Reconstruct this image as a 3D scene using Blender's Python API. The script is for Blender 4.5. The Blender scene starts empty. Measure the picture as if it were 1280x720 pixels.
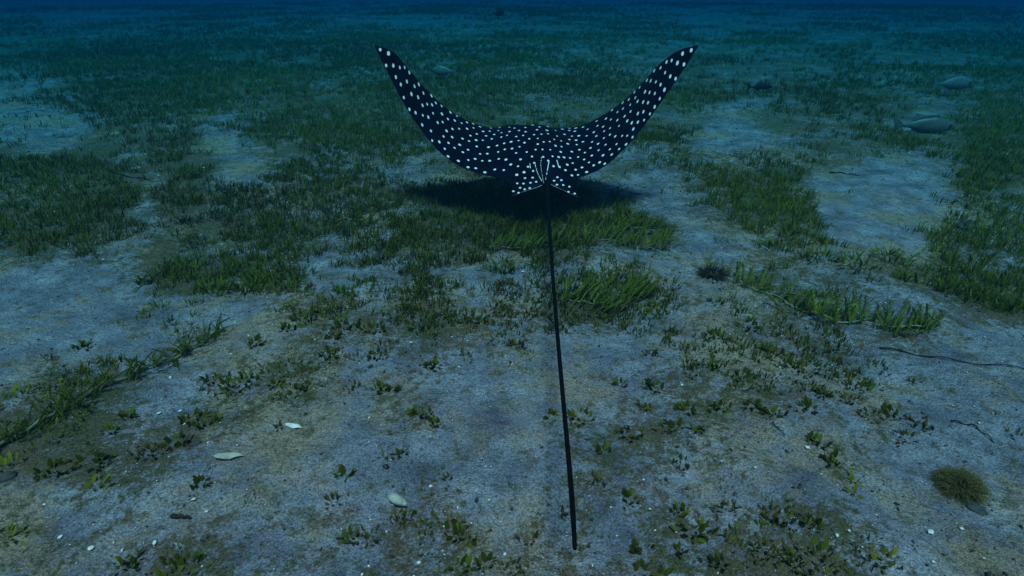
import bpy, math
import numpy as np
from mathutils import Vector

# ------------------------------------------------------------------ camera, sky, sun, exposure
scene = bpy.context.scene
COL = scene.collection
CAM_H, PITCH, FPX = 1.0, math.radians(27.0), 763.0        # metres, radians, focal length in 1280-wide pixels
cam_data = bpy.data.cameras.new('camera')
cam = bpy.data.objects.new('camera', cam_data)
COL.objects.link(cam)
cam.location = (0, 0, CAM_H)
cam.rotation_euler = (math.pi / 2 - PITCH, 0, 0)
cam_data.sensor_width = 36.0
cam_data.lens = 36.0 * FPX / 1280.0
cam_data.clip_start, cam_data.clip_end = 0.02, 400.0
scene.camera = cam

SUN_TILT, SUN_AZ = math.radians(22.0), math.radians(4.0)  # from the zenith, towards a point behind the camera
world = bpy.data.worlds.new('World')
scene.world = world
world.use_nodes = True
wn, wl = world.node_tree.nodes, world.node_tree.links
wn.clear()
sky = wn.new('ShaderNodeTexSky')
sky.sky_type = 'NISHITA'
sky.sun_disc = False
sky.sun_elevation = math.pi / 2 - SUN_TILT
sky.sun_rotation = math.pi + SUN_AZ
bg = wn.new('ShaderNodeBackground')
bg.inputs['Strength'].default_value = 0.065
wo = wn.new('ShaderNodeOutputWorld')
wl.new(sky.outputs[0], bg.inputs['Color'])
wl.new(bg.outputs[0], wo.inputs['Surface'])

sun_data = bpy.data.lights.new('sun', 'SUN')
sun_data.energy = 3.4
sun_data.angle = math.radians(11.0)                        # spread by the rippled water surface
sun_data.color = (1.0, 0.93, 0.95)
sun = bpy.data.objects.new('sun', sun_data)
COL.objects.link(sun)
sun_dir = Vector((math.sin(SUN_AZ) * math.sin(SUN_TILT), -math.cos(SUN_AZ) * math.sin(SUN_TILT), math.cos(SUN_TILT)))
sun.rotation_euler = sun_dir.to_track_quat('Z', 'Y').to_euler()
sun.location = (0, -3, 8)

vs = scene.view_settings
vs.view_transform, vs.look = 'Standard', 'None'
vs.exposure, vs.gamma = -0.1, 1.0
vs.use_curve_mapping = False
scene.cycles.volume_bounces = 0
scene.cycles.max_bounces = 6

rng = np.random.default_rng(11)

# ------------------------------------------------------------------ helpers
SP, CP = math.sin(PITCH), math.cos(PITCH)

def project(p):
    p = np.asarray(p, float)
    x, y, z = p[..., 0], p[..., 1], p[..., 2] - CAM_H
    depth = np.maximum(y * CP - z * SP, 1e-3)
    up = y * SP + z * CP
    return 640 + FPX * x / depth, 360 - FPX * up / depth

def at_depth(px, py, Y):
    """world point on the plane y = Y that is seen at a pixel"""
    u, v = (px - 640) / FPX, (360 - py) / FPX
    d = np.array([u, CP + v * SP, -SP + v * CP])
    return np.array([0, 0, CAM_H]) + d * (Y / d[1])

def on_ground(px, py, z=0.0):
    u, v = (px - 640) / FPX, (360 - py) / FPX
    d = np.array([u, CP + v * SP, -SP + v * CP])
    t = (z - CAM_H) / d[2]
    return d[0] * t, d[1] * t

def slant(px, py):
    x, y = on_ground(px, py)
    return y * CP + CAM_H * SP

def lattice(ix, iy, seed):
    h = (ix.astype(np.int64) * 374761393 + iy.astype(np.int64) * 668265263 + seed * 974634777) & 0xffffffff
    h = ((h ^ (h >> 13)) * 1274126177) & 0xffffffff
    h = h ^ (h >> 16)
    return (h & 0xffff) / 65535.0

def noise(x, y, scale, seed=0, octaves=3, gain=0.5):
    x, y = np.asarray(x, float) / scale, np.asarray(y, float) / scale
    tot, amp, norm = 0.0, 1.0, 0.0
    for o in range(octaves):
        xi, yi = np.floor(x), np.floor(y)
        fx, fy = x - xi, y - yi
        fx, fy = fx * fx * (3 - 2 * fx), fy * fy * (3 - 2 * fy)
        s = seed + o * 17
        a, b = lattice(xi, yi, s), lattice(xi + 1, yi, s)
        c, d = lattice(xi, yi + 1, s), lattice(xi + 1, yi + 1, s)
        tot = tot + amp * ((a * (1 - fx) + b * fx) * (1 - fy) + (c * (1 - fx) + d * fx) * fy)
        norm += amp
        amp *= gain
        x, y = x * 2.03 + 5.1, y * 2.03 + 9.7
    return tot / norm

def smooth(a, b, v):
    t = np.clip((v - a) / (b - a), 0, 1)
    return t * t * (3 - 2 * t)

# how thickly the seagrass grows, 0 to 9, over the ground that the photograph shows (one digit per patch)
COVER = [
    '44444444444444444444444444444444',
    '66666666666655555555555555555555',
    '46667776666666665555566666655566',
    '12466654666665665555554356664577',
    '33666624665555566666662136665577',
    '88855662445433555544335666100388',
    '46883666665458887755235767100044',
    '77743654443377777666614544110666',
    '11113666611332225322211554777765',
    '11111111544255233888522355433588',
    '00000331144455533111323444355311',
    '15552233442233222111334444322111',
    '55552255551442000033344455511111',
    '77743555111144000334444233441111',
    '66655511110022000343433004400001',
    '22554113001032200333322111210001',
    '44221111114455523311446666320000',
    '44225552222344423431646666430000',
]
COVER = np.array([[int(c) for c in r] for r in COVER], float)

def cover(x, y):
    """seagrass cover 0..1 at ground points"""
    x, y = np.asarray(x, float), np.asarray(y, float)
    px, py = project(np.stack([x, y, np.zeros_like(x)], -1))
    out_x, out_y = px, py
    wob = np.clip(np.hypot(x, y) / 3.0, 0.08, 1.6)
    px = px + 70 * (noise(x, y, 0.7 , 71, 3) - 0.5) * np.minimum(wob, 1.0) + 60 * (noise(x, y, 2.4, 72, 2) - 0.5) * wob
    py = py + 34 * (noise(x, y, 0.8, 73, 3) - 0.5) * np.minimum(wob, 1.0)
    gx = np.clip(px / 40 - 0.5, 0, 31 - 1e-6)
    gy = np.clip(py / 40 - 0.5, 0, 17 - 1e-6)
    ix, iy = np.floor(gx).astype(int), np.floor(gy).astype(int)
    fx, fy = gx - ix, gy - iy
    c = (COVER[iy, ix] * (1 - fx) + COVER[iy, ix + 1] * fx) * (1 - fy) + \
        (COVER[iy + 1, ix] * (1 - fx) + COVER[iy + 1, ix + 1] * fx) * fy
    beside = smooth(0, 160, np.maximum(np.maximum(-out_x, out_x - 1280), out_y - 720))
    beside = np.where(y < 0.4, 1.0, beside)
    wild = 9 * noise(x, y, 0.9, 77, 3)
    return (c * (1 - beside) + wild * beside) / 9.0

def ground_z(x, y):
    x, y = np.asarray(x, float), np.asarray(y, float)
    far = 1 / (1 + (np.hypot(x, y) / 9) ** 2)
    z = 0.075 * (noise(x, y, 1.1, 3, 2) - 0.5) + 0.046 * (noise(x, y, 0.33, 5, 2) - 0.5)
    z = z + 0.019 * (noise(x, y, 0.085, 8, 3) - 0.5) + 0.006 * (noise(x, y, 0.03, 9, 2) - 0.5)
    z = z + 0.25 * (noise(x, y, 6.0, 21, 2) - 0.5) * smooth(4, 14, np.hypot(x, y))
    # scour ridge in the sand in front, low bank behind the ray
    for (a, b, hgt, wid) in (((880, 560), (1110, 705), 0.030, 0.085), ((700, 580), (560, 640), 0.018, 0.09),
                             ((800, 188), (960, 200), 0.05, 0.22), ((0, 470), (260, 400), -0.012, 0.10)):
        (x0, y0), (x1, y1) = on_ground(*a), on_ground(*b)
        dx, dy = x1 - x0, y1 - y0
        t = np.clip(((x - x0) * dx + (y - y0) * dy) / (dx * dx + dy * dy), 0, 1)
        d = np.hypot(x - x0 - t * dx, y - y0 - t * dy)
        z = z + hgt * np.exp(-(d / wid) ** 2)
    return z * (0.35 + 0.65 * far)

def make_mesh(name, verts, faces, uniform=None, smooth_shade=True, attrs=None):
    """faces: an (n, k) integer array"""
    me = bpy.data.meshes.new(name)
    verts = np.asarray(verts, np.float32)
    if isinstance(faces, np.ndarray):
        n, k = faces.shape
        me.vertices.add(len(verts))
        me.vertices.foreach_set('co', verts.ravel())
        me.loops.add(n * k)
        me.loops.foreach_set('vertex_index', faces.astype(np.int32).ravel())
        me.polygons.add(n)
        me.polygons.foreach_set('loop_start', np.arange(0, n * k, k, dtype=np.int32))
        me.update(calc_edges=True)
    else:
        me.from_pydata([tuple(v) for v in verts], [], faces)
        me.update()
    if smooth_shade:
        me.polygons.foreach_set('use_smooth', np.ones(len(me.polygons), bool))
    for an, av in (attrs or {}).items():
        a = me.attributes.new(an, 'FLOAT', 'POINT')
        a.data.foreach_set('value', np.asarray(av, np.float32))
    return me

def link(name, me, mat, parent=None, loc=None):
    o = bpy.data.objects.new(name, me)
    COL.objects.link(o)
    if mat is not None and me is not None and not me.materials:
        me.materials.append(mat)
    if parent is not None:
        o.parent = parent
    if loc is not None:
        o.location = loc
    return o

def tag(o, label=None, cat=None, group=None, kind=None):
    if label: o['label'] = label
    if cat: o['category'] = cat
    if group: o['group'] = group
    if kind: o['kind'] = kind
    return o

def empty(name, loc=(0, 0, 0)):
    o = bpy.data.objects.new(name, None)
    o.empty_display_size = 0.05
    COL.objects.link(o)
    o.location = loc
    return o

def grid_faces(nu, nv, off=0, close=False):
    i, j = np.meshgrid(np.arange(nu if close else nu - 1), np.arange(nv - 1), indexing='ij')
    i2 = (i + 1) % nu
    return np.stack([i * nv + j, i2 * nv + j, i2 * nv + j + 1, i * nv + j + 1], -1).reshape(-1, 4) + off

def tube(points, radii, sides=8, caps=True):
    P = np.asarray(points, float)
    R = np.asarray(radii, float) * np.ones(len(P))
    T = np.gradient(P, axis=0)
    T /= np.linalg.norm(T, axis=1)[:, None] + 1e-12
    ref = np.array([0, 0, 1.0]) if abs(T[0, 2]) < 0.9 else np.array([1.0, 0, 0])
    rings = []
    for p, r, t in zip(P, R, T):
        a = np.cross(t, ref); a /= np.linalg.norm(a) + 1e-12
        b = np.cross(a, t)
        th = np.linspace(0, 2 * np.pi, sides, endpoint=False)
        rings.append(p + r * (np.cos(th)[:, None] * a + np.sin(th)[:, None] * b))
    V = np.concatenate(rings)
    F = []
    for i in range(len(P) - 1):
        for j in range(sides):
            k = (j + 1) % sides
            F.append((i * sides + j, i * sides + k, (i + 1) * sides + k, (i + 1) * sides + j))
    if caps:
        F.append(tuple(range(sides))[::-1])
        F.append(tuple((len(P) - 1) * sides + j for j in range(sides)))
    return V, F

def merge(parts):
    V, F, off = [], [], 0
    for v, f in parts:
        V.append(np.asarray(v)); F += [tuple(int(i) + off for i in q) for q in f]
        off += len(v)
    return np.concatenate(V), F

def curve(pts, n):
    """smooth curve through points"""
    P = np.asarray(pts, float)
    t = np.r_[0, np.cumsum(np.linalg.norm(np.diff(P, axis=0), axis=1) ** 0.5)]
    return spline(t, P, np.linspace(0, t[-1], n))

def spline(t, P, q):
    """Hermite interpolation with finite-difference slopes"""
    t, P, q = np.asarray(t, float), np.asarray(P, float), np.asarray(q, float)
    m = np.gradient(P, t, axis=0)
    i = np.clip(np.searchsorted(t, q) - 1, 0, len(t) - 2)
    h = (t[i + 1] - t[i])
    s = (q - t[i]) / h
    if P.ndim > 1: h, s = h[:, None], s[:, None]
    return ((2 * s**3 - 3 * s**2 + 1) * P[i] + (s**3 - 2 * s**2 + s) * h * m[i]
            + (-2 * s**3 + 3 * s**2) * P[i + 1] + (s**3 - s**2) * h * m[i + 1])

# ------------------------------------------------------------------ materials
class Mat:
    def __init__(self, name):
        self.m = bpy.data.materials.new(name)
        self.m.use_nodes = True
        self.n, self.l = self.m.node_tree.nodes, self.m.node_tree.links
        self.bsdf = self.n['Principled BSDF']
        self.out = self.n['Material Output']
    def new(self, t, **kw):
        nd = self.n.new(t)
        for k, v in kw.items():
            if k in nd.inputs: nd.inputs[k].default_value = v
            else: setattr(nd, k, v)
        return nd
    def link(self, a, b): self.l.new(a, b)
    def attr(self, name): return self.new('ShaderNodeAttribute', attribute_name=name).outputs['Fac']
    def noise(self, scale, detail=4, rough=0.55, vec=None):
        nd = self.new('ShaderNodeTexNoise')
        nd.inputs['Scale'].default_value = scale
        nd.inputs['Detail'].default_value = detail
        nd.inputs['Roughness'].default_value = rough
        self.link(vec if vec is not None else self.coords(), nd.inputs['Vector'])
        return nd.outputs['Fac']
    def coords(self):
        if not hasattr(self, '_c'):
            self._c = self.new('ShaderNodeTexCoord').outputs['Object']
        return self._c
    def ramp(self, fac, stops):
        nd = self.new('ShaderNodeValToRGB')
        e = nd.color_ramp.elements
        while len(e) < len(stops): e.new(0.5)
        for el, (p, c) in zip(e, stops):
            el.position = p
            el.color = (*c, 1) if len(c) == 3 else c
        self.link(fac, nd.inputs['Fac'])
        return nd.outputs['Color']
    def mix(self, fac, a, b, mode='MIX'):
        nd = self.new('ShaderNodeMix', data_type='RGBA', blend_type=mode)
        for s, v in ((nd.inputs[0], fac), (nd.inputs[6], a), (nd.inputs[7], b)):
            if hasattr(v, 'links'): self.link(v, s)
            else: s.default_value = v if not isinstance(v, tuple) else (*v, 1)
        return nd.outputs[2]
    def math(self, op, a, b=0.0, c=None):
        nd = self.new('ShaderNodeMath', operation=op)
        for s, v in zip(nd.inputs, (a, b) if c is None else (a, b, c)):
            if hasattr(v, 'links'): self.link(v, s)
            else: s.default_value = v
        return nd.outputs[0]
    def maprange(self, v, a, b, c=0.0, d=1.0, smoothstep=True):
        nd = self.new('ShaderNodeMapRange', interpolation_type='SMOOTHSTEP' if smoothstep else 'LINEAR')
        self.link(v, nd.inputs[0])
        for k, x in zip((1, 2, 3, 4), (a, b, c, d)): nd.inputs[k].default_value = x
        return nd.outputs[0]
    def bump(self, h, strength, dist):
        nd = self.new('ShaderNodeBump')
        nd.inputs['Strength'].default_value = strength
        nd.inputs['Distance'].default_value = dist
        self.link(h, nd.inputs['Height'])
        self.link(nd.outputs[0], self.bsdf.inputs['Normal'])

def mat_sand():
    m = Mat('sea_sand')
    film = m.attr('film')
    n1 = m.noise(7, 6, 0.62)
    n2 = m.noise(42, 6, 0.68)
    n3 = m.noise(210, 5, 0.75)
    n4 = m.noise(16, 5, 0.7)
    base = m.ramp(n1, [(0.30, (0.115, 0.120, 0.160)), (0.50, (0.265, 0.272, 0.330)), (0.70, (0.43, 0.43, 0.475))])
    # rosy and ochre films of algae and detritus in patches
    p1 = m.maprange(m.math('ADD', m.noise(2.1, 5, 0.65), m.math('MULTIPLY', m.math('SUBTRACT', n4, 0.5), 0.35)), 0.45, 0.62)
    base = m.mix(m.math('MULTIPLY', p1, 0.80), base, (0.44, 0.32, 0.20))
    dark = m.maprange(m.math('ADD', m.math('MULTIPLY', n2, 0.6), m.math('MULTIPLY', m.noise(95, 5, 0.7), 0.4)), 0.50, 0.62)
    base = m.mix(m.math('MULTIPLY', dark, 0.68), base, (0.12, 0.12, 0.10))
    blot = m.maprange(n4, 0.53, 0.68)
    base = m.mix(m.math('MULTIPLY', blot, 0.72), base, (0.13, 0.125, 0.09))
    n5 = m.noise(120, 4, 0.7)
    f = m.math('ADD', film, m.math('ADD', m.math('MULTIPLY', m.math('SUBTRACT', n2, 0.5), 1.3), m.math('MULTIPLY', m.math('SUBTRACT', n4, 0.5), 0.9)))
    f = m.math('ADD', f, m.math('MULTIPLY', m.math('SUBTRACT', n5, 0.5), 1.1))
    f = m.math('MULTIPLY', m.maprange(f, 0.16, 0.52), 0.90)
    olive = m.ramp(m.noise(5, 3), [(0.4, (0.150, 0.105, 0.055)), (0.6, (0.095, 0.090, 0.030))])
    base = m.mix(f, base, olive)
    grain = m.ramp(n3, [(0.32, (0.22, 0.22, 0.23)), (0.48, (0.9, 0.9, 0.9)), (0.68, (1.9, 1.9, 1.86))])
    base = m.mix(0.9, base, grain, 'MULTIPLY')
    m.link(base, m.bsdf.inputs['Base Color'])
    m.bsdf.inputs['Roughness'].default_value = 0.9
    m.bsdf.inputs['Specular IOR Level'].default_value = 0.15
    h = m.math('ADD', m.math('ADD', m.math('MULTIPLY', n2, 0.8), m.math('MULTIPLY', n3, 0.25)), m.math('MULTIPLY', n4, 0.9))
    m.bump(h, 1.0, 0.028)
    return m.m

def mat_leaf(name, stops, trans=0.3):
    m = Mat(name)
    t = m.attr('tint')
    v = m.math('ADD', t, m.math('MULTIPLY', m.math('SUBTRACT', m.noise(60, 3), 0.5), 0.5))
    col = m.ramp(v, stops)
    m.link(col, m.bsdf.inputs['Base Color'])
    m.bsdf.inputs['Roughness'].default_value = 0.7
    m.bsdf.inputs['Specular IOR Level'].default_value = 0.04
    tr = m.new('ShaderNodeBsdfTranslucent')
    m.link(col, tr.inputs['Color'])
    mx = m.new('ShaderNodeMixShader')
    mx.inputs[0].default_value = trans
    m.link(m.bsdf.outputs[0], mx.inputs[1]); m.link(tr.outputs[0], mx.inputs[2])
    m.link(mx.outputs[0], m.out.inputs['Surface'])
    return m.m

def mat_plain(name, a, b, scale=40, rough=0.6, spec=0.3, bump=0.0):
    m = Mat(name)
    n = m.noise(scale, 4)
    m.link(m.ramp(n, [(0.3, a), (0.7, b)]), m.bsdf.inputs['Base Color'])
    m.bsdf.inputs['Roughness'].default_value = rough
    m.bsdf.inputs['Specular IOR Level'].default_value = spec
    if bump: m.bump(n, 0.6, bump)
    return m.m

def mat_ray():
    m = Mat('ray_skin')
    spot, belly = m.attr('spot'), m.attr('belly')
    n = m.noise(14, 4)
    skin = m.ramp(n, [(0.3, (0.0012, 0.0014, 0.004)), (0.7, (0.0028, 0.0036, 0.016))])
    wob = m.math('ADD', spot, m.math('MULTIPLY', m.math('SUBTRACT', m.noise(130, 2), 0.5), 0.35))
    s = m.maprange(wob, 1.12, 0.86)
    col = m.mix(s, skin, (0.90, 0.90, 0.89))
    col = m.mix(belly, col, (0.62, 0.63, 0.62))
    m.link(col, m.bsdf.inputs['Base Color'])
    m.bsdf.inputs['Roughness'].default_value = 0.5
    m.bsdf.inputs['Specular IOR Level'].default_value = 0.05
    m.bump(m.noise(90, 3), 0.25, 0.004)
    return m.m

M_SAND = mat_sand()
GREENS = [(0.0, (0.044, 0.044, 0.003)), (0.35, (0.078, 0.090, 0.005)), (0.62, (0.130, 0.150, 0.008)),
          (0.85, (0.210, 0.215, 0.018)), (1.0, (0.240, 0.180, 0.030))]
BRIGHT = [(0.0, (0.055, 0.068, 0.006)), (0.4, (0.115, 0.145, 0.014)), (0.8, (0.215, 0.260, 0.035)), (1.0, (0.36, 0.36, 0.10))]
BROWNS = [(0.0, (0.035, 0.027, 0.008)), (0.5, (0.085, 0.068, 0.014)), (1.0, (0.165, 0.13, 0.03))]
M_GRASS = mat_leaf('seagrass_leaf', GREENS)
M_BRIGHT = mat_leaf('seagrass_fresh_leaf', BRIGHT, 0.35)
M_FUZZ = mat_leaf('fuzzy_algae', [(0.0, (0.10, 0.082, 0.022)), (0.5, (0.19, 0.155, 0.045)), (1.0, (0.30, 0.25, 0.09))], 0.3)
M_BROWN = mat_leaf('seagrass_brown_leaf', BROWNS, 0.25)
M_STEM = mat_plain('rhizome_skin', (0.10, 0.10, 0.045), (0.22, 0.21, 0.11), 60)
M_PALE = mat_plain('pale_rhizome_skin', (0.16, 0.16, 0.08), (0.34, 0.33, 0.20), 60)
M_DARK = mat_plain('dark_twig_bark', (0.012, 0.011, 0.010), (0.04, 0.034, 0.026), 80, 0.8, 0.2, 0.003)
M_ROOT = mat_plain('root_fibre', (0.022, 0.017, 0.010), (0.075, 0.055, 0.030), 80, 0.85, 0.15)
M_SHELL = mat_plain('shell_white', (0.55, 0.54, 0.50), (0.82, 0.80, 0.76), 70, 0.35, 0.5, 0.002)
M_SHELLG = mat_plain('shell_weathered', (0.24, 0.24, 0.19), (0.52, 0.51, 0.45), 60, 0.6, 0.3, 0.003)
M_FLAKE = mat_plain('shell_flake', (0.50, 0.50, 0.48), (0.86, 0.85, 0.82), 300, 0.3, 0.5)
M_BIT = mat_plain('dark_grit', (0.015, 0.015, 0.014), (0.085, 0.075, 0.055), 200, 0.85, 0.2)
M_STONE = mat_plain('dark_stone', (0.03, 0.032, 0.034), (0.09, 0.088, 0.08), 50, 0.8, 0.2, 0.004)
M_FISH = mat_plain('pale_fish_skin', (0.11, 0.125, 0.12), (0.20, 0.22, 0.20), 30, 0.4, 0.4)
M_FISHG = mat_plain('grey_fish_skin', (0.07, 0.085, 0.08), (0.14, 0.155, 0.145), 24, 0.45, 0.35)
M_FISHD = mat_plain('dark_fish_skin', (0.008, 0.008, 0.010), (0.02, 0.02, 0.024), 24, 0.6, 0.2)
M_EYE = mat_plain('eye_black', (0.004, 0.004, 0.005), (0.01, 0.01, 0.012), 10, 0.15, 0.6)
M_RAY = mat_ray()
M_TAIL = mat_plain('ray_tail_skin', (0.0025, 0.0022, 0.0025), (0.006, 0.005, 0.006), 50, 0.6, 0.03)

# ------------------------------------------------------------------ sea floor: one sheet, fine near the camera
def sea_floor():
    nu, nv = 640, 640
    u = np.linspace(-1, 1, nu)
    gx = 60 * np.sinh(5.2 * u) / math.sinh(5.2)
    v = np.linspace(0, 1, nv)
    gy = 1.15 + 62 * np.sinh(5.3 * (v * 1.55 - 0.55)) / math.sinh(5.3)
    gy = np.maximum(gy, -14 + 0.02 * np.arange(nv))
    X, Y = np.meshgrid(gx, gy, indexing='ij')
    x, y = X.ravel(), Y.ravel()
    c = cover(x, y)
    c = c * (0.40 + 1.1 * (noise(x, y, 0.22, 31, 3) - 0.15))
    me = make_mesh('sea_floor', np.stack([x, y, ground_z(x, y)], -1), grid_faces(nu, nv), attrs={'film': np.clip(c, 0, 1)})
    return tag(link('sea_floor', me, M_SAND), kind='structure')
sea_floor()

# ------------------------------------------------------------------ leaves
def leaf_arrays(base, az, length, width, lean, curl, levels, tint, twist=None, profile='oval'):
    """many leaves at once: curved tapering strips, two vertices per level"""
    N = len(base)
    s = np.linspace(0, 1, levels)
    if profile == 'oval':
        w = np.interp(s, [0, 0.3, 0.65, 0.9, 1], [0.30, 0.85, 1.0, 0.7, 0.22])
    else:
        w = np.interp(s, [0, 0.2, 0.7, 1], [0.7, 1.0, 0.85, 0.15])
    ang = lean[:, None] + curl[:, None] * s[None]
    step = length[:, None] / (levels - 1)
    r = np.concatenate([np.zeros((N, 1)), np.cumsum(np.sin(ang[:, :-1]) * step, 1)], 1)
    z = np.concatenate([np.zeros((N, 1)), np.cumsum(np.cos(ang[:, :-1]) * step, 1)], 1)
    ca, sa = np.cos(az)[:, None], np.sin(az)[:, None]
    ctr = np.stack([base[:, 0:1] + ca * r, base[:, 1:2] + sa * r, base[:, 2:3] + z], -1)
    tw = np.zeros(N) if twist is None else twist
    wx, wy = -np.sin(az + tw)[:, None], np.cos(az + tw)[:, None]
    hw = width[:, None] * w[None] * 0.5
    off = np.stack([wx * hw, wy * hw, np.zeros_like(hw)], -1)
    V = np.stack([ctr - off, ctr + off], 2).reshape(N, levels * 2, 3)
    k = np.arange(levels - 1)
    q = np.stack([2 * k, 2 * k + 1, 2 * k + 3, 2 * k + 2], -1)
    F = (q[None] + (np.arange(N) * levels * 2)[:, None, None]).reshape(-1, 4)
    T = np.repeat(tint, levels * 2)
    return V.reshape(-1, 3), F, T

def tuft_leaves(centre, n, spread, L, W, lean=0.35, levels=4, tint=(0.2, 0.9), profile='oval', drift=None, r=None):
    """the leaves of one tuft round a centre, as arrays"""
    r = r or rng
    a = r.uniform(0, 2 * np.pi, n)
    d = spread * np.sqrt(r.uniform(0, 1, n))
    base = np.stack([d * np.cos(a), d * np.sin(a), np.full(n, -0.004)], -1) + centre
    az = a + r.normal(0, 0.8, n) if drift is None else drift + r.normal(0, 0.7, n)
    return leaf_arrays(base, az, L * r.uniform(0.55, 1.2, n), W * r.uniform(0.7, 1.25, n), np.abs(r.normal(lean, 0.25, n)),
                       r.uniform(0.0, 0.9, n), levels, r.uniform(*tint, n), r.normal(0, 0.5, n), profile)

# the meadow that no one could count
def meadow():
    r0, r1 = 0.45, 30.0
    N = 215000
    # radius distribution: even over the ground near by, thinner far away
    rr = np.geomspace(r0, r1, 800)
    dens = rr * np.minimum(1, (2.6 / rr) ** 1.25)
    cdf = np.cumsum(dens * np.gradient(rr)); cdf /= cdf[-1]
    r = np.interp(rng.uniform(0, 1, N), cdf, rr)
    az = rng.uniform(-math.radians(62), math.radians(62), N)
    x, y = r * np.sin(az), r * np.cos(az)
    c = cover(x, y)
    patch = 0.6 * noise(x, y, 0.30, 41, 3) + 0.4 * noise(x, y, 0.95, 43, 2)
    broad = 0.55 * noise(x, y, 0.95, 43, 3) + 0.45 * noise(x, y, 2.8, 44, 3)
    far = smooth(2.8, 7, r)
    patch = patch * (1 - far) + broad * far
    fine = noise(x, y, 0.075, 47, 2)
    v = c + 1.5 * (patch - 0.5) + 0.8 * (fine - 0.5)
    p = smooth(0.40, 0.74, v)
    keep = rng.uniform(0, 1, N) < p
    x, y, r, c = x[keep], y[keep], r[keep], c[keep]
    return x, y, r, c

def build_meadow():
    x, y, r, c = meadow()
    grow = 1 + 0.055 * np.clip(r - 3, 0, 27)
    patchy = noise(x, y, 1.4, 51, 2)
    tall = noise(x, y, 0.6, 53, 2)
    groups = {}
    z = ground_z(x, y)
    n_each = np.where(r < 5, 6, np.where(r < 12, 5, 4))
    idx = np.repeat(np.arange(len(x)), n_each)
    n = len(idx)
    a = rng.uniform(0, 2 * np.pi, n)
    d = (0.011 + 0.006 * grow[idx]) * np.sqrt(rng.uniform(0, 1, n))
    base = np.stack([x[idx] + d * np.cos(a), y[idx] + d * np.sin(a), z[idx] - 0.004], -1)
    near = smooth(1.3, 2.6, r[idx])
    L = (0.015 + 0.024 * near + 0.028 * (tall[idx] - 0.35) * near) * rng.uniform(0.5, 1.25, n) * grow[idx]
    L = np.maximum(L, 0.008)
    W = (0.0060 - 0.0012 * near) * rng.uniform(0.6, 1.3, n) * grow[idx] ** 1.3
    tint = np.clip(rng.normal(0.40, 0.20, n) + 0.65 * (patchy[idx] - 0.5), 0, 1)
    drift = 0.7
    lean = np.abs(rng.normal(0.45, 0.3, n))
    az = np.where(rng.uniform(0, 1, n) < 0.55, a, drift + rng.normal(0, 0.8, n))
    args = (base, az, L, W, lean, rng.uniform(0, 0.9, n))
    sel = patchy[idx] + 0.25 * rng.uniform(-1, 1, n) - 0.12 * (1 - near) > 0.62
    brown = (rng.uniform(0, 1, n) < np.where(near > 0.5, 0.08, 0.40))
    for name, mat, mask, lab, lev in (
            ('seagrass_meadow', M_GRASS, ~brown, 'short olive green seagrass growing in patches over the sandy sea floor', 3),
            ('brown_algae_growth', M_BROWN, brown, 'thin brown dying leaves and algae scattered among the green seagrass', 3)):
        V, F, T = leaf_arrays(*[q[mask] for q in args], lev, tint[mask], rng.normal(0, 0.6, mask.sum()))
        o = link(name, make_mesh(name, V, F, attrs={'tint': T}), mat)
        tag(o, lab, 'seagrass' if 'meadow' in name else 'algae', kind='stuff')
build_meadow()

def algae_turf():
    N = 90000
    r = np.sqrt(rng.uniform(0.45 ** 2, 3.4 ** 2, N))
    az = rng.uniform(-1.05, 1.05, N)
    x, y = r * np.sin(az), r * np.cos(az)
    v = 0.8 * cover(x, y) + 1.3 * (noise(x, y, 0.16, 81, 3) - 0.5) + 0.9 * (noise(x, y, 0.05, 83, 2) - 0.5)
    keep = rng.uniform(0, 1, N) < smooth(0.22, 0.62, v)
    x, y, r = x[keep], y[keep], r[keep]
    n = len(x)
    base = np.stack([x, y, ground_z(x, y) - 0.002], -1)
    grow = 1 + 0.25 * np.clip(r - 1.2, 0, 3)
    tint = np.clip(rng.normal(0.45, 0.22, n) + 0.7 * (noise(x, y, 0.3, 85, 2) - 0.5), 0, 1)
    V, F, T = leaf_arrays(base, rng.uniform(0, 2 * np.pi, n), rng.uniform(0.004, 0.013, n) * grow, rng.uniform(0.0008, 0.0020, n) * grow,
                          np.abs(rng.normal(0.9, 0.45, n)), rng.uniform(-0.3, 0.9, n), 3, tint, rng.normal(0, 0.8, n), 'blade')
    o = link('algae_turf', make_mesh('algae_turf', V, F, attrs={'tint': T}), M_BROWN)
    tag(o, 'brown fuzzy algae turf coating the sand between the tufts', 'algae', kind='stuff')
algae_turf()

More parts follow.
